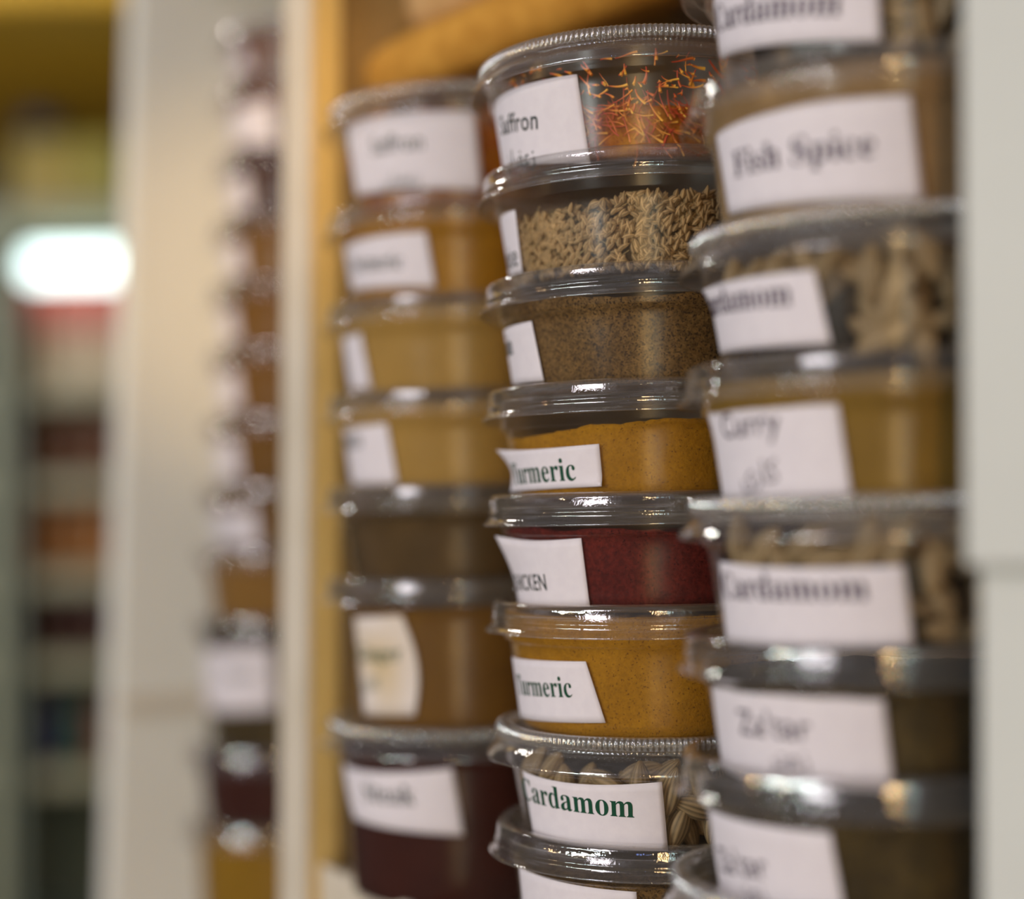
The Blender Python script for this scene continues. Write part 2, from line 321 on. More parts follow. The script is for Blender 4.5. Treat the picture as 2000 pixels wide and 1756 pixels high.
# cardamom pods: a few shapes, each pod in view a thing of its own
def pod_mesh(seed):
    rs = random.Random(seed); nu, nv = 24, 14; V = []; F = []; C = []; L = rs.uniform(8.2, 9.8); w = rs.uniform(3.5, 4.2)
    for j in range(nv+1):
        s = j/nv; x = (s*2-1)*L*(1.0); r = w*(math.sin(math.pi*min(1, max(0, s*0.96+0.02))))**0.72; tipr = 0.35; r = max(r, tipr)
        for i in range(nu):
            a = 2*math.pi*i/nu; k = 1+0.11*math.cos(3*a+seed)+0.035*math.cos(12*a+seed)
            V.append((x*mm, (r*k*math.cos(a)+0.5*math.sin(math.pi*s))*mm, r*k*math.sin(a)*mm))
            g = 0.78+0.36*math.cos(12*a+seed)+rs.uniform(-.05, .05); base = np.array((0.300, 0.205, 0.105))*(0.9+0.06*(seed % 4)); tip = np.array((0.30, 0.19, 0.08))
            e = abs(2*s-1)**4; C.append(tuple((base*(1-e)+tip*e)*g))
    for j in range(nv):
        for i in range(nu): F.append((j*nu+i, j*nu+(i+1) % nu, (j+1)*nu+(i+1) % nu, (j+1)*nu+i))
    F.append(tuple(range(nu))[::-1]); F.append(tuple(range(nv*nu, nv*nu+nu)))
    o = grains_obj('cardamom_pod', V, F, C, M_POD, None, (0, 0, 0)); me = o.data; bpy.data.objects.remove(o); return me
PODS = [pod_mesh(i) for i in range(5)]
def fill_pods(base, H, ranges, level, label, group, seed, tub):
    """ranges: list of (phi0, phi1, d0, d1) along the wall in which pods are in view."""
    rs = random.Random(seed); spots = []
    for layer in (0, 1):
        for (p0, p1, d0, d1) in ranges:
            tries = int(400*(p1-p0)*(d1-d0)/20)
            for _ in range(tries):
                phi = rs.uniform(p0, p1); d = rs.uniform(max(d0, level), min(d1, H-5)); r = (cup_r(max(d, 15.5), H)-4.6-layer*5.5)
                if any(l == layer and abs((phi-q)*r) < 8.0 and abs(d-e) < 8.2 and ((phi-q)*r)**2+(d-e)**2 < 52 for q, e, l in spots): continue
                spots.append((phi, d, layer)); ang = rs.gauss(1.2, 0.75); o, t, b, n = frame_at(phi, r*mm, (H-d)*mm, ang, rs.gauss(0, 0.15))
                roll = rs.uniform(0, 6.28); b2 = b*math.cos(roll)+n*math.sin(roll); n2 = np.cross(t, b2); sc = rs.uniform(0.88, 1.06)
                p = place_mesh('cardamom_pod', PODS[rs.randrange(5)])
                p.matrix_world = Matrix(((t[0]*sc, b2[0]*sc, n2[0]*sc, base[0]+o[0]), (t[1]*sc, b2[1]*sc, n2[1]*sc, base[1]+o[1]), (t[2]*sc, b2[2]*sc, n2[2]*sc, base[2]+o[2]), (0, 0, 0, 1)))
                tag(p, label, 'cardamom pod', group)
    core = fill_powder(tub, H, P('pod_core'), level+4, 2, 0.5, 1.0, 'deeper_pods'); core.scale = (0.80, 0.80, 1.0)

# ---------------------------------------------------------------- paper labels with their writing
def bold(s):                                        # heavy serif letters
    return ''.join(chr(0x1D400+ord(c)-65) if 'A' <= c <= 'Z' else chr(0x1D41A+ord(c)-97) if 'a' <= c <= 'z' else c for c in s)
AR = {'saffron': '\uFEE5\uFE8D\uFEAE\uFED4\uFECB\uFEAF', 'curry': '\uFEF1\uFEAD\uFE8E\uFEDB', 'zatar': '\uFEAE\uFE98\uFECC\uFEAF'}
TEXTS = {}
def text_raw(body, weight=0.0):
    c = bpy.data.curves.new('lettering', 'FONT'); c.body = body; c.size = 1; c.resolution_u = 4; c.offset = weight; c.space_character = 1.0 if ord(body[0]) > 0x500 else 1.07
    o = bpy.data.objects.new('lettering', c); COL.objects.link(o); dg = bpy.context.evaluated_depsgraph_get(); dg.update(); e = o.evaluated_get(dg); me = e.to_mesh()
    V = np.array([v.co[:2] for v in me.vertices]); F = [tuple(p.vertices) for p in me.polygons]; e.to_mesh_clear(); bpy.data.objects.remove(o); bpy.data.curves.remove(c)
    return V, F
CAPS = {}
def text_mesh(body, weight=0.008):
    """flat letters as triangles; x from -width to 0, capitals 1 high."""
    if (body, weight) in TEXTS: return TEXTS[(body, weight)]
    serif = ord(body[0]) > 0x1D000; plain = not serif and ord(body[0]) < 0x500
    if serif not in CAPS: CAPS[serif] = float(np.ptp(text_raw(bold('H') if serif else 'H')[0][:, 1]))
    V, F = text_raw(body, weight if plain else 0.0)
    V = V/CAPS[serif]; V[:, 0] -= V[:, 0].max(); TEXTS[(body, weight)] = (V, F); return V, F
def on_wall(px, py, base, H, lift=0.3):
    """where the line of sight through a point of the photo meets the tub's wall: (angle, mm under the lid's top)."""
    d = ray(px, py); o = CAM-base; r = 52.0*mm
    for _ in range(6):
        A = d.x*d.x+d.y*d.y; B = o.x*d.x+o.y*d.y; Cc = o.x*o.x+o.y*o.y-r*r; D = B*B-A*Cc
        t = (-B-math.sqrt(max(D, 0)))/A
        p = o+d*t; dd = H-p.z/mm; r = (cup_r(max(dd, 15.2), H)+lift)*mm
    return math.atan2(p.x, -p.y), dd
def make_label(tub, base, H, corners, texts=(), mat=None, peel=(), wrap=0.0, top_sag=0.0, bow=0.0, name='paper_label'):
    """corners TL, TR, BR, BL as photo points; peel: (u, v, mm outward, reach); wrap: mm more round the left side."""
    Q = [on_wall(x, y, base, H) for x, y in corners]
    TL, TR, BR, BL = Q; wr = wrap/52.0
    TL = (TL[0]-wr, TL[1]); BL = (BL[0]-wr, BL[1])
    nu, nv = 30, 8
    def pt(phi, d, lift): r = (cup_r(max(d, 15.3), H)+0.25+lift)*mm; return (r*math.sin(phi), -r*math.cos(phi), (H-d)*mm)
    def lift_at(u, v): return sum(a*max(0, 1-math.hypot((u-pu)*1.6, v-pv)/rc)**1.6 for pu, pv, a, rc in peel)
    mb = MB()
    for back in (0, 1):
        V = []
        for j in range(nv+1):
            for i in range(nu+1):
                u, v = i/nu, j/nv
                phi = (TL[0]*(1-u)+TR[0]*u)*(1-v)+(BL[0]*(1-u)+BR[0]*u)*v + bow/52*math.sin(math.pi*v)*u; d = (TL[1]*(1-u)+TR[1]*u)*(1-v)+(BL[1]*(1-u)+BR[1]*u)*v
                d += top_sag*(1-v)*math.sin(math.pi*u)
                V.append(pt(phi, d, lift_at(u, v)+(0.10 if not back else 0.0)))
        F = []
        for j in range(nv):
            for i in range(nu):
                q = (j*(nu+1)+i, j*(nu+1)+i+1, (j+1)*(nu+1)+i+1, (j+1)*(nu+1)+i); F.append(q[::-1] if not back else q)
        mb.add(V, F, 0)
    n1 = (nu+1)*(nv+1); rim = list(range(nu+1))+[(j+1)*(nu+1)-1 for j in range(1, nv+1)]+[nv*(nu+1)+i for i in range(nu-1, -1, -1)]+[j*(nu+1) for j in range(nv-1, 0, -1)]
    for a, b in zip(rim, rim[1:]+rim[:1]): mb.f.append((a, b, b+n1, a+n1)); mb.m.append(0)
    ink = M_INK
    for T in texts:
        body, anchor, cap = T['t'], T['at'], T['cap']; ink = T.get('ink', M_INK)
        V, F = text_mesh(body, T.get('w', 0.008)); pa, da = on_wall(*anchor, base, H)
        if 'left' in T:
            pl, dl = on_wall(*T['left'], base, H); sl = math.atan2(-(da-dl), (pa-pl)*52)
        else: sl = math.atan2(-(BR[1]-BL[1]), (BR[0]-BL[0])*52)
        sq = T.get('squeeze', 1.0); out = []
        for x, y in V:
            X, Y = x*cap*sq, y*cap; a = X*math.cos(sl)-Y*math.sin(sl); h = X*math.sin(sl)+Y*math.cos(sl); phi, d = pa+a/52, da-h
            den = 0.5*((TR[0]-TL[0])+(BR[0]-BL[0])); u = min(1, max(0, (phi-0.5*(TL[0]+BL[0]))/den)); v = min(1, max(0, (d-0.5*(TL[1]+TR[1]))/max(1e-3, 0.5*(BL[1]+BR[1]-TL[1]-TR[1]))))
            out.append(pt(phi, d, lift_at(u, v)+0.22))
        mb.add(out, F, 1)
    o = mb.build(name, [mat or M_PAPER, ink], tub, True)
    return o

PW = {}
def P(k):
    if k not in PW:
        spec = {
            'turmeric': ((0.27, 0.118, 0.004), (0.13, 0.05, 0.004), (0.34, 0.155, 0.006)),
            'turmeric_olive': ((0.22, 0.115, 0.006), (0.12, 0.055, 0.006), (0.27, 0.14, 0.008)),
            'cumin': ((0.105, 0.053, 0.013), (0.035, 0.018, 0.007), (0.165, 0.092, 0.030)),
            'chicken': ((0.072, 0.0070, 0.005), (0.026, 0.003, 0.003), (0.115, 0.013, 0.008)),
            'fish': ((0.24, 0.145, 0.065), (0.15, 0.09, 0.04), (0.27, 0.165, 0.075)),
            'curry': ((0.19, 0.105, 0.014), (0.14, 0.075, 0.012), (0.22, 0.125, 0.018)),
            'zatar': ((0.036, 0.022, 0.006), (0.015, 0.010, 0.005), (0.085, 0.055, 0.015)),
            'tan': ((0.32, 0.185, 0.042), (0.26, 0.14, 0.035), (0.35, 0.205, 0.05)),
            'dark': ((0.062, 0.034, 0.010), (0.03, 0.018, 0.006), (0.092, 0.052, 0.017)),
            'ginger': ((0.125, 0.056, 0.007), (0.09, 0.038, 0.006), (0.15, 0.07, 0.009)),
            'maroon': ((0.033, 0.0055, 0.003), (0.018, 0.004, 0.003), (0.044, 0.008, 0.004)),
            'rust': ((0.11, 0.040, 0.022), (0.06, 0.025, 0.014), (0.14, 0.055, 0.03)),
            'caramel': ((0.20, 0.10, 0.020), (0.14, 0.065, 0.014), (0.23, 0.115, 0.025)),
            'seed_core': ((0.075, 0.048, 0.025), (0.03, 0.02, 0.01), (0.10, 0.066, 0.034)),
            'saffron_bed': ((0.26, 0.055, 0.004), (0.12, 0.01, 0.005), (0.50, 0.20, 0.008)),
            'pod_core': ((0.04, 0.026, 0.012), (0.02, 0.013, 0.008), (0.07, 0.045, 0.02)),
            'loose_saffron': ((0.42, 0.12, 0.012), (0.2, 0.03, 0.01), (0.60, 0.25, 0.02)),
        }[k]
        PW[k] = powder(k+'_fill', *spec, grain={'cumin': 1.0, 'chicken': 0.8, 'zatar': 1.0}.get(k, 0.3), amount={'cumin': 0.42, 'zatar': 0.42}.get(k, 0.35))
    return PW[k]

RZ = 0.060
class Stack:
    """tubs that stand one on another: each is given by the middle and the front top edge of its lid."""
    def __init__(s, Z, group, foot): s.Z, s.group, s.foot, s.list = Z, group, foot, []
    def add(s, cx, ytop, lid, fill, label, papers=(), fillkw=None): s.list.append((cx, ytop, lid, fill, label, papers, fillkw or {}))
    def build(s):
        pts = []
        for (cx, ytop, *_r) in s.list:
            top = at(cx, ytop, s.Z-RZ); x = at(cx, ytop, s.Z).x; pts.append(Vector((x, s.Z, top.z)))
        for i, (cx, ytop, lid, fill, label, papers, kw) in enumerate(s.list):
            top = pts[i]
            if i+1 < len(pts): bz = pts[i+1].z + (-3.0 if s.list[i+1][2] == 'A' else -3.5)*mm + 0.0001
            else: bz = s.foot
            H = (top.z-bz)/mm; base = Vector((top.x, top.y, bz))
            tub = empty('spice_tub', base, label, 'spice tub', s.group)
            place_mesh('cup', cup_mesh(H), tub, (0, 0, H*mm)); place_mesh('lid', LIDS[lid], tub, (0, 0, H*mm)).rotation_euler.z = rnd.uniform(0, 6.28)
            if fill == 'saffron': fill_saffron(tub, H, **kw)
            elif fill == 'seeds': fill_seeds(tub, H)
            elif fill == 'pods': fill_pods(base, H, kw['ranges'], kw['level'], kw['label'], kw['group'], kw.get('seed', 1), tub)
            else:
                k = dict(level=5.0, slope=0.0, phase=0.0, rough=0.5); k.update(kw); fill_powder(tub, H, P(fill), **k)
            for p in papers: make_label(tub, base, H, **p)

BOARD_Z = CAMZ-0.166
U = Vector((0.478, -0.878, 0)); Nn = Vector((0.878, 0.478, 0))      # along the shelf towards the camera; into the shelf

# --- middle stack, the sharp one
mid = Stack(0.605, 'spice tubs of the middle stack', BOARD_Z)
mid.add(1243, 41, 'B', 'saffron', 'clear ribbed-lid tub of red saffron threads, topmost of the sharp middle stack',
        [dict(corners=[(962, 206), (1127, 145), (1153, 320), (984, 330)], wrap=4, texts=[dict(t='Saffron', at=(1051, 252), cap=6.6, squeeze=0.95), dict(t=AR['saffron'], at=(1046, 322), cap=6.0)])], dict(level=24.5))
mid.add(1256, 277, 'A', 'seeds', 'clear tub of loose brown aniseed with a narrow white label ending in se',
        [dict(corners=[(972, 421), (1006, 410), (1020, 532), (990, 540)], wrap=8, texts=[dict(t='Anise', at=(1013, 519), cap=8.0, squeeze=0.8, w=0.0)])])
mid.add(1263, 506, 'A', 'cumin', 'clear tub of brown ground cumin, full to the lid, directly under the aniseed tub',
        [dict(corners=[(982, 648), (1038, 627), (1062, 744), (996, 752)], wrap=6, texts=[dict(t=bold('Cumin'), at=(1003, 692), cap=7.2, squeeze=0.9)])], dict(level=10.5, slope=1.0, rough=1.0))
mid.add(1268, 735, 'A', 'turmeric', 'clear tub of yellow turmeric standing directly on the red CHICKEN tub',
        [dict(corners=[(986, 878), (1170, 867), (1178, 950), (990, 962)], wrap=2, peel=[(0, 0, 4.5, 0.55), (0, 1, 2.0, 0.5), (1, 1, 1.6, 0.3)], top_sag=1.0, texts=[dict(t=bold('Turmeric'), at=(1126, 938), cap=7.7, squeeze=0.92, ink=M_GREEN)])], dict(level=14.0, slope=4.2, phase=math.radians(185), rough=0.9))
mid.add(1273, 958, 'A', 'chicken', 'clear tub of dark red spice with a label reading CHICKEN',
        [dict(corners=[(996, 1046), (1135, 1051), (1152, 1185), (1004, 1184)], wrap=3, peel=[(0, 0, 5.0, 0.7)], top_sag=1.2, texts=[dict(t='CHICKEN', at=(1069, 1153), cap=5.6, squeeze=0.78, w=0.008)])], dict(level=13.4, rough=1.1))
mid.add(1279, 1182, 'A', 'turmeric', 'brim-full tub of yellow turmeric with a slanted label, directly under the red CHICKEN tub',
        [dict(corners=[(1002, 1284), (1144, 1292), (1183, 1412), (1018, 1402)], wrap=4, texts=[dict(t=bold('Turmeric'), at=(1119, 1362), cap=7.0, squeeze=0.88, ink=M_GREEN)])], dict(level=4.4, rough=0.2))
mid.add(1284, 1444, 'B', 'pods', 'clear ribbed-lid tub of cardamom pods, second from bottom of the sharp middle stack',
        [dict(corners=[(1020, 1505), (1293, 1527), (1305, 1662), (1042, 1630)], wrap=0, top_sag=1.5, texts=[dict(t=bold('Cardamom'), at=(1239, 1597), left=(1036, 1564), cap=7.7, squeeze=0.95, ink=M_GREEN)])],
        dict(level=14.0, ranges=[(-1.35, 0.35, 13, 21), (0.02, 0.75, 20, 40)], seed=4, label='dried cardamom pod inside the ribbed-lid tub of the sharp middle stack', group='cardamom pods in the middle stack tub'))
mid.add(1291, 1656, 'A', 'cumin', 'clear tub of brown ground spice, lowest of the sharp middle stack',
        [dict(corners=[(1016, 1692), (1243, 1742), (1250, 1850), (1030, 1830)], wrap=2, texts=[dict(t=bold('Cumin'), at=(1180, 1835), cap=7.5)])], dict(level=15.0, rough=0.8))

# --- near stack, on the right
near = Stack(0.495, 'spice tubs of the blurred near stack', BOARD_Z)
near.add(1727, -238, 'A', 'pods', 'blurred tub of cardamom pods standing on the Fish Spice tub',
         [dict(corners=[(1400, -70), (1712, -90), (1722, 82), (1410, 110)], wrap=3, texts=[dict(t=bold('Cardamom'), at=(1642, 30), left=(1415, 58), cap=7.6, ink=M_VIOLET)])],
         dict(level=14, ranges=[(-0.15, 0.75, 18, 42)], seed=5, label='dried cardamom pod in the topmost tub of the near stack, above Fish Spice', group='cardamom pods in the topmost near tub'))
near.add(1727, 66, 'A', 'fish', 'blurred tub of brown powder labelled Fish Spice',
         [dict(corners=[(1398, 252), (1780, 186), (1806, 390), (1424, 420)], wrap=0, texts=[dict(t=bold('Fish Spice'), at=(1710, 306), left=(1445, 345), cap=7.4, ink=M_VIOLET)])], dict(level=4.6, rough=0.2))
near.add(1727, 384, 'B', 'pods', 'blurred ribbed-lid tub of cardamom pods directly under the Fish Spice tub',
         [dict(corners=[(1386, 564), (1590, 527), (1624, 672), (1410, 690)], wrap=3, peel=[(0, 0, 2, 0.4)], texts=[dict(t=bold('Cardamom'), at=(1547, 596), left=(1412, 612), cap=7.2, ink=M_VIOLET)])],
         dict(level=13.5, ranges=[(-1.4, 0.85, 13, 20), (-0.35, 0.85, 18, 42)], seed=6, label='dried cardamom pod in the near tub between Fish Spice and Curry', group='cardamom pods in the near tub under Fish Spice'))
near.add(1727, 675, 'A', 'curry', 'blurred tub of ochre powder labelled Curry',
         [dict(corners=[(1388, 788), (1635, 771), (1664, 970), (1414, 980)], wrap=0, peel=[(0, 0, 1.5, 0.4)], texts=[dict(t='Curry', at=(1526, 846), left=(1420, 856), cap=7.0, ink=M_VIOLET), dict(t=AR['curry'], at=(1524, 940), left=(1450, 950), cap=6.4, ink=M_VIOLET)])], dict(level=6, rough=0.4))
near.add(1727, 962, 'B', 'pods', 'blurred ribbed-lid tub of cardamom pods directly under the Curry tub',
         [dict(corners=[(1405, 1096), (1766, 1104), (1786, 1262), (1420, 1256)], wrap=0, top_sag=1.0, texts=[dict(t=bold('Cardamom'), at=(1697, 1172), left=(1422, 1168), cap=7.5, ink=M_VIOLET)])],
         dict(level=13.5, ranges=[(-1.35, 0.9, 13, 20.5), (0.05, 0.9, 20, 40)], seed=8, label='dried cardamom pod in the near tub between Curry and Zatar', group='cardamom pods in the near tub under Curry'))
near.add(1726, 1262, 'A', 'zatar', 'blurred Zatar tub of dark herbs, upper of two in the near stack',
         [dict(corners=[(1392, 1322), (1725, 1356), (1748, 1545), (1412, 1500)], wrap=0, texts=[dict(t="Za'tar", at=(1586, 1446), left=(1458, 1434), cap=7.0, ink=M_VIOLET), dict(t=AR['zatar'], at=(1582, 1505), left=(1500, 1500), cap=6.0, ink=M_VIOLET)])], dict(level=13))
near.add(1724, 1524, 'A', 'zatar', 'blurred Zatar tub of dark herbs, lower of two in the near stack',
         [dict(corners=[(1386, 1580), (1622, 1627), (1654, 1800), (1402, 1770)], wrap=0, texts=[dict(t="Za'tar", at=(1502, 1716), left=(1410, 1700), cap=7.0, ink=M_VIOLET), dict(t=AR['zatar'], at=(1500, 1765), left=(1440, 1757), cap=6.0, ink=M_VIOLET)])], dict(level=13))
near.add(1700, 1792, 'B', 'zatar', 'blurred ribbed-lid tub, lowest of the near stack on the right', (), dict(level=14))

# --- far stack, left of the sharp one
far = Stack(0.739, 'spice tubs of the far stack by the divider', BOARD_Z)
far.add(899, 150, 'B', 'saffron', 'soft-focus tub of saffron with a wide white label, topmost of the stack beside the divider',
        [dict(corners=[(677, 247), (928, 217), (942, 372), (697, 384)], wrap=0, texts=[dict(t='Saffron', at=(826, 292), left=(712, 306), cap=7.2, squeeze=0.85), dict(t=AR['saffron'], at=(820, 358), left=(735, 364), cap=5.0)])], dict(level=17, dense=0.6))
far.add(900, 376, 'A', 'turmeric', 'soft-focus tub of golden turmeric, second from top of the stack beside the divider',
        [dict(corners=[(674, 466), (832, 452), (851, 560), (690, 568)], wrap=2, texts=[dict(t=bold('Turmeric'), at=(787, 524), cap=6.6, squeeze=0.9)])])
far.add(900, 565, 'A', 'tan', 'soft-focus tub of tan powder with a mere sliver of white label beside the divider',
        [dict(corners=[(676, 646), (703, 640), (724, 758), (690, 762)], wrap=8)])
far.add(901, 753, 'A', 'tan', 'soft-focus tub of tan powder with a half-turned white label beside the divider',
        [dict(corners=[(678, 830), (755, 823), (776, 944), (691, 946)], wrap=6, texts=[dict(t=bold('Cumin'), at=(707, 872), cap=6.6, squeeze=0.9)])])
far.add(901, 943, 'A', 'dark', 'soft-focus tub of dark brown powder with no label in view', (), dict(level=13))
far.add(902, 1130, 'A', 'ginger', 'tall soft-focus tub of brown powder with a stained curled label',
        [dict(corners=[(692, 1206), (784, 1202), (810, 1398), (712, 1396)], wrap=0, bow=4.5, mat=M_STAIN, peel=[(0.3, 0, 1.5, 0.4)], texts=[dict(t=bold('Ginger'), at=(786, 1290), cap=6.5), dict(t=AR['curry'], at=(742, 1346), left=(715, 1342), cap=5.0, ink=M_GREEN)])], dict(level=13))
far.add(902, 1427, 'B', 'maroon', 'large soft-focus tub of dark maroon powder standing on the cream shelf beside the divider',
        [dict(corners=[(670, 1490), (884, 1500), (906, 1632), (692, 1598)], wrap=0, top_sag=1.5, texts=[dict(t=bold('Steak'), at=(812, 1572), left=(705, 1562), cap=8.0)])], dict(level=13))

# --- the stack in the next bay
back = Stack(1.03, 'strongly blurred tubs of the next bay', CAMZ-0.30)
def lab(x0, x1, y0, y1, **k): return dict(corners=[(x0, y0), (x1, y0-6), (x1+10, y1), (x0+6, y1)], **k)
BK = [(617, 20, 'A', 'rust', lab(437, 480, 62, 140, wrap=6), 'with reddish powder, topmost of the stack in the next bay'),
      (614, 138, 'A', 'rust', lab(440, 530, 198, 285, wrap=2), 'with a wide white label, second from top of the next bay'),
      (610, 276, 'A', 'maroon', lab(432, 482, 330, 412, wrap=6), 'with dark red powder, third from top of the next bay'),
      (604, 408, 'A', 'ginger', lab(424, 470, 455, 538, wrap=6), 'with brown powder, fourth from top of the next bay'),
      (598, 538, 'A', 'ginger', lab(418, 456, 590, 668, wrap=6), 'with brown powder, fifth from top of the next bay'),
      (593, 668, 'A', 'ginger', lab(412, 462, 722, 800, wrap=4), 'with brown powder, sixth from top of the next bay'),
      (588, 806, 'A', 'ginger', lab(406, 462, 855, 938, wrap=4), 'with brown powder, seventh from top of the next bay'),
      (581, 944, 'A', 'ginger', lab(400, 498, 1000, 1066, wrap=2, texts=[dict(t=bold('Ginger'), at=(478, 1040), cap=6.0)]), 'with a wide label, eighth from top of the next bay'),
      (573, 1070, 'A', 'caramel', None, 'of caramel brown powder, ninth from top of the next bay'),
      (566, 1210, 'A', 'zatar', lab(380, 530, 1268, 1388, wrap=0, texts=[dict(t=bold('Zatar'), at=(500, 1325), cap=7.0)]), 'tall and dark with the largest white label of the next bay'),
      (560, 1470, 'A', 'maroon', None, 'of dark maroon powder, second from bottom of the next bay'),
      (557, 1622, 'A', 'turmeric_olive', None, 'of olive yellow powder, lowest in view of the next bay')]
for cx, y, l, fl, lb, tx in BK: back.add(cx, y, l, fl, 'very blurred tub '+tx, [lb] if lb else ())
for st in (mid, near, far, back): st.build()

# ------------------------------------------------------------------ the shelving the tubs stand in
shelf = empty('shelving', CAM+Vector((-0.1, 0.78, -0.9)), 'tall wooden shelving of white, cream and bare pine uprights holding the spice tubs', 'shelving')
def prism(mb, p_top, p_bot, a, b, lo, hi, mi=0):
    """a leaning post: axis through two seen points, section spanned by a and b (vectors from the axis)."""
    ax = (p_top-p_bot); ax = ax/ax.z; q0 = p_bot+ax*(lo-p_bot.z); q1 = p_bot+ax*(hi-p_bot.z)
    mb.hexa([q0, q0+a, q0+a+b, q0+b, q1, q1+a, q1+a+b, q1+b], mi)
def local(o):                                        # keep world geometry under the shelving's empty
    o.parent = shelf; o.location = -Vector(shelf.location); return o
LO, HI = CAMZ-0.75, CAMZ+0.62
# near upright at the right edge (its trim board ends at a joint)
T0, T1 = at(1868, 0, 0.40), at(1890, 1756, 0.40)
mb = MB(); prism(mb, at(1908, 0, 0.402), at(1912, 1756, 0.402), U*0.032, Nn*0.22, LO, HI); local(bevel(mb.build('upright', M_POST), 0.0015))
j = at(1875, 1105, 0.40).z
mb = MB(); prism(mb, at(1900, 0, 0.398), at(1906, 1105, 0.398), U*0.030-Nn*0.0, Nn*(-0.004), j, HI); local(bevel(mb.build('trim_board', M_POST), 0.0012))
# divider between the bays: cream face strip, pine inner side, brown panel further in
Zd = 0.775
a0, a1 = at(600, 0, Zd), at(592, 1756, Zd)
mb = MB(); prism(mb, a0, a1, -U*0.032, Nn*0.004, LO, HI); o = local(bevel(mb.build('face_strip', M_CREAM), 0.001)); o['label'] = 'cream painted face strip'
mb = MB(); prism(mb, a0+Nn*0.004, a1+Nn*0.004, -U*0.030, Nn*0.014, LO, HI); o = local(bevel(mb.build('upright', M_PINE), 0.001)); o['label'] = 'bare pine upright'
mb = MB(); prism(mb, a0+Nn*0.018-U*0.008, a1+Nn*0.018-U*0.008, -U*0.012, Nn*0.20, LO, HI); o = local(mb.build('side_panel', M_BROWN)); o['label'] = 'brown side panel'
# white divider of the next bay
Zw = 1.10
w0, w1 = at(266, 0, Zw), at(214, 1756, Zw)
mb = MB(); prism(mb, w0, w1, -U*0.026, Nn*0.26, LO, HI); o = local(bevel(mb.build('upright', M_WHITE), 0.002))
mb = MB(); c0 = at(232, 1392, Zw); mb.hexa([c0+U*q[0]*0.004+Nn*q[1]*0.16+Vector((0, 0, q[2]*0.010)) for q in ((0, 0, 0), (1, 0, 0), (1, 1, 0), (0, 1, 0), (0, 0, 1), (1, 0, 1), (1, 1, 1), (0, 1, 1))])
local(mb.build('batten', M_CREAM))
# boards and back
P0 = Vector((-0.094, 0.775, 0)); P1 = Vector((0.118, 0.392, 0))
def board(name, q0, q1, z, th, depth, mat, lip=0.0):
    mb = MB(); d = Nn*depth; zz = Vector((0, 0, 1))
    A, B = Vector((q0.x, q0.y, z)), Vector((q1.x, q1.y, z))
    mb.hexa([A-zz*th, B-zz*th, B+d-zz*th, A+d-zz*th, A, B, B+d, A+d]); return local(bevel(mb.build(name, mat), 0.002))
board('shelf_board', P0+Nn*0.004, P1+Nn*0.004, BOARD_Z, 0.018, 0.215, M_CREAM)
mb = MB(); zz = Vector((0, 0, 1)); A, B = Vector((P0.x, P0.y, BOARD_Z+0.004)), Vector((P1.x, P1.y, BOARD_Z+0.004)); dn = Nn*0.004
mb.hexa([A-zz*0.030, B-zz*0.030, B+dn-zz*0.030, A+dn-zz*0.030, A, B, B+dn, A+dn]); local(bevel(mb.build('shelf_lip', M_CREAM), 0.001))
board('shelf_board', P0+Nn*0.004, P1+Nn*0.004, CAMZ+0.40, 0.018, 0.215, M_CREAM)
Q0 = Vector((-0.268, 1.10, 0)); Q1 = P0-U*0.034
board('shelf_board', Q0+Nn*0.02, Q1+Nn*0.02, CAMZ+0.40, 0.018, 0.22, M_CREAM)
board('shelf_board', Q0+Nn*0.004, Q1+Nn*0.004, CAMZ-0.30, 0.018, 0.25, M_CREAM)
mb = MB(); A, B = Q0+Nn*0.262-U*0.05, P1+Nn*0.222
A = P0-U*0.36+Nn*0.262; B = P1+Nn*0.222+U*0.04
A2 = P0+Nn*0.222
mb.hexa([Vector((p.x, p.y, z)) for z in (LO, HI) for p in (A2-U*0.02, B, B+Nn*0.008, A2-U*0.02+Nn*0.008)])
o = local(mb.build('back_panel', M_BACK))
mb = MB(); A3 = P0-U*0.40+Nn*0.27
mb.hexa([Vector((p.x, p.y, z)) for z in (LO, HI) for p in (A3, A3+U*0.40, A3+U*0.40+Nn*0.008, A3+Nn*0.008)])
o = local(mb.build('back_panel', M_WHITE))

# ------------------------------------------------------------------ tan round slabs lying on top of the far stack
def slab(name, mat, c, R, th, tilt, label, seed):
    rs = np.random.RandomState(seed); prof = [(0, 0), (R*.5, 0), (R*.9, 0.0005), (R*.97, th*.12), (R, th*.35), (R*1.0, th*.65), (R*.97, th*.88), (R*.9, th), (R*.5, th*1.01), (0, th*1.02)]
    ph = rs.rand(6)*6.28
    V, F = lathe(prof, 96, lambda r, z, a: sum(np.sin((k+2)*a+ph[k])*0.0016/(k+1) for k in range(6))*(r/R))
    F = [f[::-1] for f in F]
    o = mesh_obj(name, V, F, mat); o.location = c; o.rotation_euler = tilt; tag(o, label, 'round slab'); return o
e = at(742, 138, 0.79); tl = math.radians(20)
c1 = Vector((e.x+0.104*math.cos(tl), 0.80, e.z+0.104*math.sin(tl)-0.019))
slab('crumbly_slab', M_CORK, c1, 0.104, 0.029, (math.radians(13), -tl, 0.0), 'tan crumbly round slab tilted on the tubs beside the divider, under a paler slab', 1)
slab('crumbly_slab', M_CORK2, c1+Vector((0.016, -0.008, 0.0335)), 0.100, 0.028, (math.radians(13), -tl*1.05, 0.0), 'paler tan round slab at the top edge, lying on the crumbly tan slab', 2)

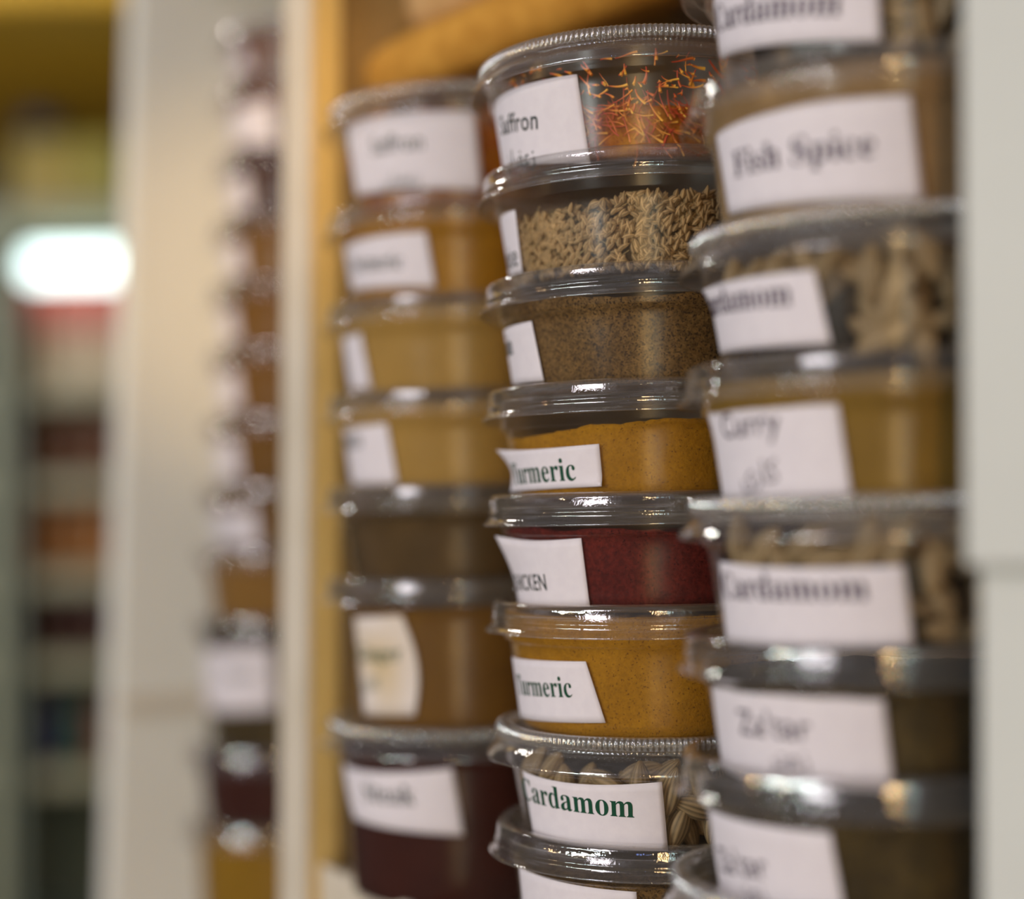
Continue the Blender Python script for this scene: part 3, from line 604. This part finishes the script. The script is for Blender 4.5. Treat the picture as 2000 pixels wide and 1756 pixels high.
# ------------------------------------------------------------------ the lit drinks cabinet across the aisle, and the hall
FR = 2.3
def fx(px): return (px-CX0)/FPX*FR
def fz(py): return at(120, py, FR).z
M_FRAME = principled('cabinet_frame', (0.20, 0.24, 0.20), 0.4, (0.16, 0.20, 0.17), 6)
M_FRAMEL = principled('pale_cabinet_frame', (0.34, 0.36, 0.26), 0.45)
M_SHELF = principled('cabinet_shelf', (0.34, 0.33, 0.22), 0.4)
M_DARK = principled('cabinet_inside', (0.07, 0.075, 0.045), 0.7)
M_GOLD = principled('yellow_canopy', (0.80, 0.48, 0.035), 0.6, (0.68, 0.40, 0.025), 3)
M_TUBE = emis('lit_tube', (0.80, 1.0, 0.96), 4.0)
cab = empty('drinks_cabinet', Vector((fx(100), FR, 0)), 'tall drinks cabinet with a glowing white lamp, far across the aisle', 'drinks cabinet')
def cpart(name, mat, x0, x1, z0, z1, y0, y1, bev=0.004):
    mb = MB(); b = cab.location
    mb.hexa([(x-b.x, y-b.y, z-b.z) for z in (z0, z1) for x, y in ((x0, y0), (x1, y0), (x1, y1), (x0, y1))]); return bevel(mb.build(name, mat, cab), bev)
XL, XR = fx(-260), fx(330)
cpart('back_panel', M_DARK, XL, XR, 0.0, fz(420), FR+0.42, FR+0.44)
cpart('side_panel', M_FRAME, XR, XR+0.03, 0.0, fz(400), FR, FR+0.44)
cpart('side_panel', M_FRAME, XL-0.03, XL, 0.0, fz(400), FR, FR+0.44)
cpart('header', M_FRAMEL, XL-0.03, XR+0.03, fz(445), fz(400), FR-0.01, FR+0.44)
cpart('door_post', M_FRAMEL, fx(-25), fx(12), 0.0, fz(430), FR-0.03, FR)
o = cpart('door_post', M_FRAME, fx(18), fx(42), 0.0, fz(570), FR-0.02, FR)
SH = [760, 945, 1130, 1300, 1520]
for y in SH: cpart('shelf_board', M_SHELF, XL, XR, fz(y+26), fz(y-14), FR+0.02, FR+0.42)
cpart('base', M_FRAME, XL, XR, 0.0, fz(1756)-0.1, FR, FR+0.43)
# the lamp tube under the header
n = 24; V, F = lathe([(0, 0), (0.016, 0.001), (0.023, 0.008), (0.023, 0.132), (0.016, 0.139), (0, 0.14)], n)
V = [(z+fx(38)-cab.location.x, x*1.0+FR+0.03-cab.location.y, y*1.05+fz(512)-cab.location.z) for x, y, z in V]
o = mesh_obj('lamp_tube', V, [f[::-1] for f in F], M_TUBE, cab); o['label'] = 'glowing white lamp tube'
# drinks on the cabinet's shelves
def bottle_mesh(name, mat, cap, h, r):
    V, F = lathe([(0, 0), (r*.9, 0), (r, h*.03), (r, h*.58), (r*.92, h*.66), (r*.45, h*.84), (r*.4, h*.9), (r*.4, h*.92)], 20)
    V2, F2 = lathe([(r*.4, h*.915), (r*.46, h*.92), (r*.46, h*.995), (r*.4, h), (0, h)], 20)
    mb = MB(); mb.add(V, F, 0); mb.add(V2, F2, 1); me = bpy.data.meshes.new(name); me.from_pydata(mb.v, [], mb.f); me.materials.append(mat); me.materials.append(cap)
    me.polygons.foreach_set('material_index', mb.m); me.polygons.foreach_set('use_smooth', [True]*len(me.polygons)); me.update(); return me
def pm(n, c): return principled(n, c, 0.3)
RED, BEI = pm('red_carton', (0.50, 0.10, 0.07)), pm('beige_carton', (0.50, 0.36, 0.22))
rows = [(760, 'carton', [((0.50, 0.10, 0.07), 5)], 'red and beige carton on the top shelf of the far drinks cabinet', 'cartons on the top cabinet shelf', 0.155),
        (945, 'bottle', [((0.15, 0.06, 0.03), 5)], 'dark brown bottle on the second shelf of the far drinks cabinet', 'bottles on the second cabinet shelf', 0.11),
        (1130, 'bottle', [((0.36, 0.15, 0.04), 5)], 'amber bottle on the third shelf of the far drinks cabinet', 'bottles on the third cabinet shelf', 0.11),
        (1300, 'bottle', [((0.05, 0.012, 0.008), 5)], 'blackish red bottle on the fourth shelf of the far drinks cabinet', 'bottles on the fourth cabinet shelf', 0.10)]
for (y, kind, cs, lbl, grp, h) in rows:
    col = cs[0][0]
    if kind == 'bottle': me = bottle_mesh('bottle', pm('bottle_'+str(y), col), pm('cap_'+str(y), tuple(min(1, c*2+.02) for c in col)), h, 0.017)
    for k in range(5):
        x = fx(45+k*42); z = fz(y-14)
        if kind == 'bottle':
            o = bpy.data.objects.new('bottle', me); COL.objects.link(o)
        else:
            mb = MB(); w = 0.0135
            mb.hexa([(-w, -.03, 0), (w, -.03, 0), (w, .03, 0), (-w, .03, 0), (-w, -.03, h*.5), (w, -.03, h*.5), (w, .03, h*.5), (-w, .03, h*.5)], 1)
            mb.hexa([(-w, -.03, h*.5), (w, -.03, h*.5), (w, .03, h*.5), (-w, .03, h*.5), (-w, -.03, h*.85), (w, -.03, h*.85), (w, .0, h), (-w, .0, h)], 0)
            o = mb.build('carton', [RED, BEI])
        o.location = (x, FR+0.08+(k % 2)*0.01, z); tag(o, lbl, kind, grp)
CANS = [((0.02, 0.03, 0.09), 'blue can'), ((0.02, 0.03, 0.08), 'blue can'), ((0.03, 0.10, 0.03), 'green can'), ((0.22, 0.03, 0.025), 'red can'), ((0.22, 0.03, 0.025), 'red can')]
for k, (c, nm) in enumerate(CANS):
    V, F = lathe([(0, 0), (0.013, 0), (0.016, 0.004), (0.0165, 0.07), (0.0135, 0.08), (0.013, 0.081), (0.0125, 0.079), (0, 0.079)], 20)
    o = mesh_obj('can', V, F, pm(nm+str(k), c)); o.location = (fx(55+k*40), FR+0.07, fz(1520-14)); tag(o, nm+' on the lowest shelf in view of the far drinks cabinet', 'can', nm+'s on the lowest cabinet shelf' if k != 2 else 'cans on the lowest cabinet shelf')
# yellow canopy and packets on top of the cabinet
mb = MB(); mb.hexa([(fx(-300), FR-0.25, fz(112)), (fx(420), FR-0.25, fz(112)), (fx(420), FR+0.5, fz(190)), (fx(-300), FR+0.5, fz(190)), (fx(-300), FR-0.25, fz(-140)), (fx(420), FR-0.25, fz(-140)), (fx(420), FR+0.5, fz(150)), (fx(-300), FR+0.5, fz(150))])
tag(bevel(mb.build('canopy', M_GOLD), 0.01), 'yellow canopy at the top left, above the drinks cabinet', 'canopy')
PK = [(0.44, 0.34, 0.03), (0.52, 0.39, 0.05), (0.40, 0.35, 0.03), (0.46, 0.40, 0.05), (0.08, 0.18, 0.03)]
for k, c in enumerate(PK):
    mb = MB(); w, h = 0.021, 0.118 if k < 4 else 0.09
    mb.hexa([(-w, -.02, 0), (w, -.02, 0), (w, .02, 0), (-w, .02, 0), (-w*.95, -.012, h), (w*.95, -.012, h), (w*.95, .004, h), (-w*.95, .004, h)])
    o = bevel(mb.build('packet', pm('packet_%d' % k, c)), 0.004); o.location = (fx(15+k*56), FR+0.1, fz(400))
    tag(o, 'olive yellow packet standing on top of the drinks cabinet' if k < 4 else 'green packet standing on top of the drinks cabinet', 'packet', 'packets on the drinks cabinet')
V, F = lathe([(0, 0), (0.028, 0.002), (0.032, 0.01), (0.032, 0.03), (0.028, 0.036), (0, 0.038)], 24)
o = mesh_obj('tin', V, F, pm('blue_tin', (0.02, 0.04, 0.11))); o.location = (fx(44), FR+0.1, fz(400)+0.118); tag(o, 'dark blue tin lying on the olive packets over the drinks cabinet', 'tin')

# hall floor and far wall
mb = MB(); mb.hexa([(-5, -4, -0.05), (4, -4, -0.05), (4, 4.5, -0.05), (-5, 4.5, -0.05), (-5, -4, 0), (4, -4, 0), (4, 4.5, 0), (-5, 4.5, 0)])
tag(mb.build('floor', principled('floor_tiles', (0.22, 0.19, 0.17), 0.5, (0.17, 0.15, 0.13), 4)), kind='structure')
mb = MB(); mb.hexa([(-5, 4.3, 0), (4, 4.3, 0), (4, 4.4, 0), (-5, 4.4, 0), (-5, 4.3, 3.2), (4, 4.3, 3.2), (4, 4.4, 3.2), (-5, 4.4, 3.2)])
tag(mb.build('wall_back', principled('far_wall', (0.06, 0.055, 0.03), 0.8, (0.04, 0.04, 0.02), 3)), kind='structure')
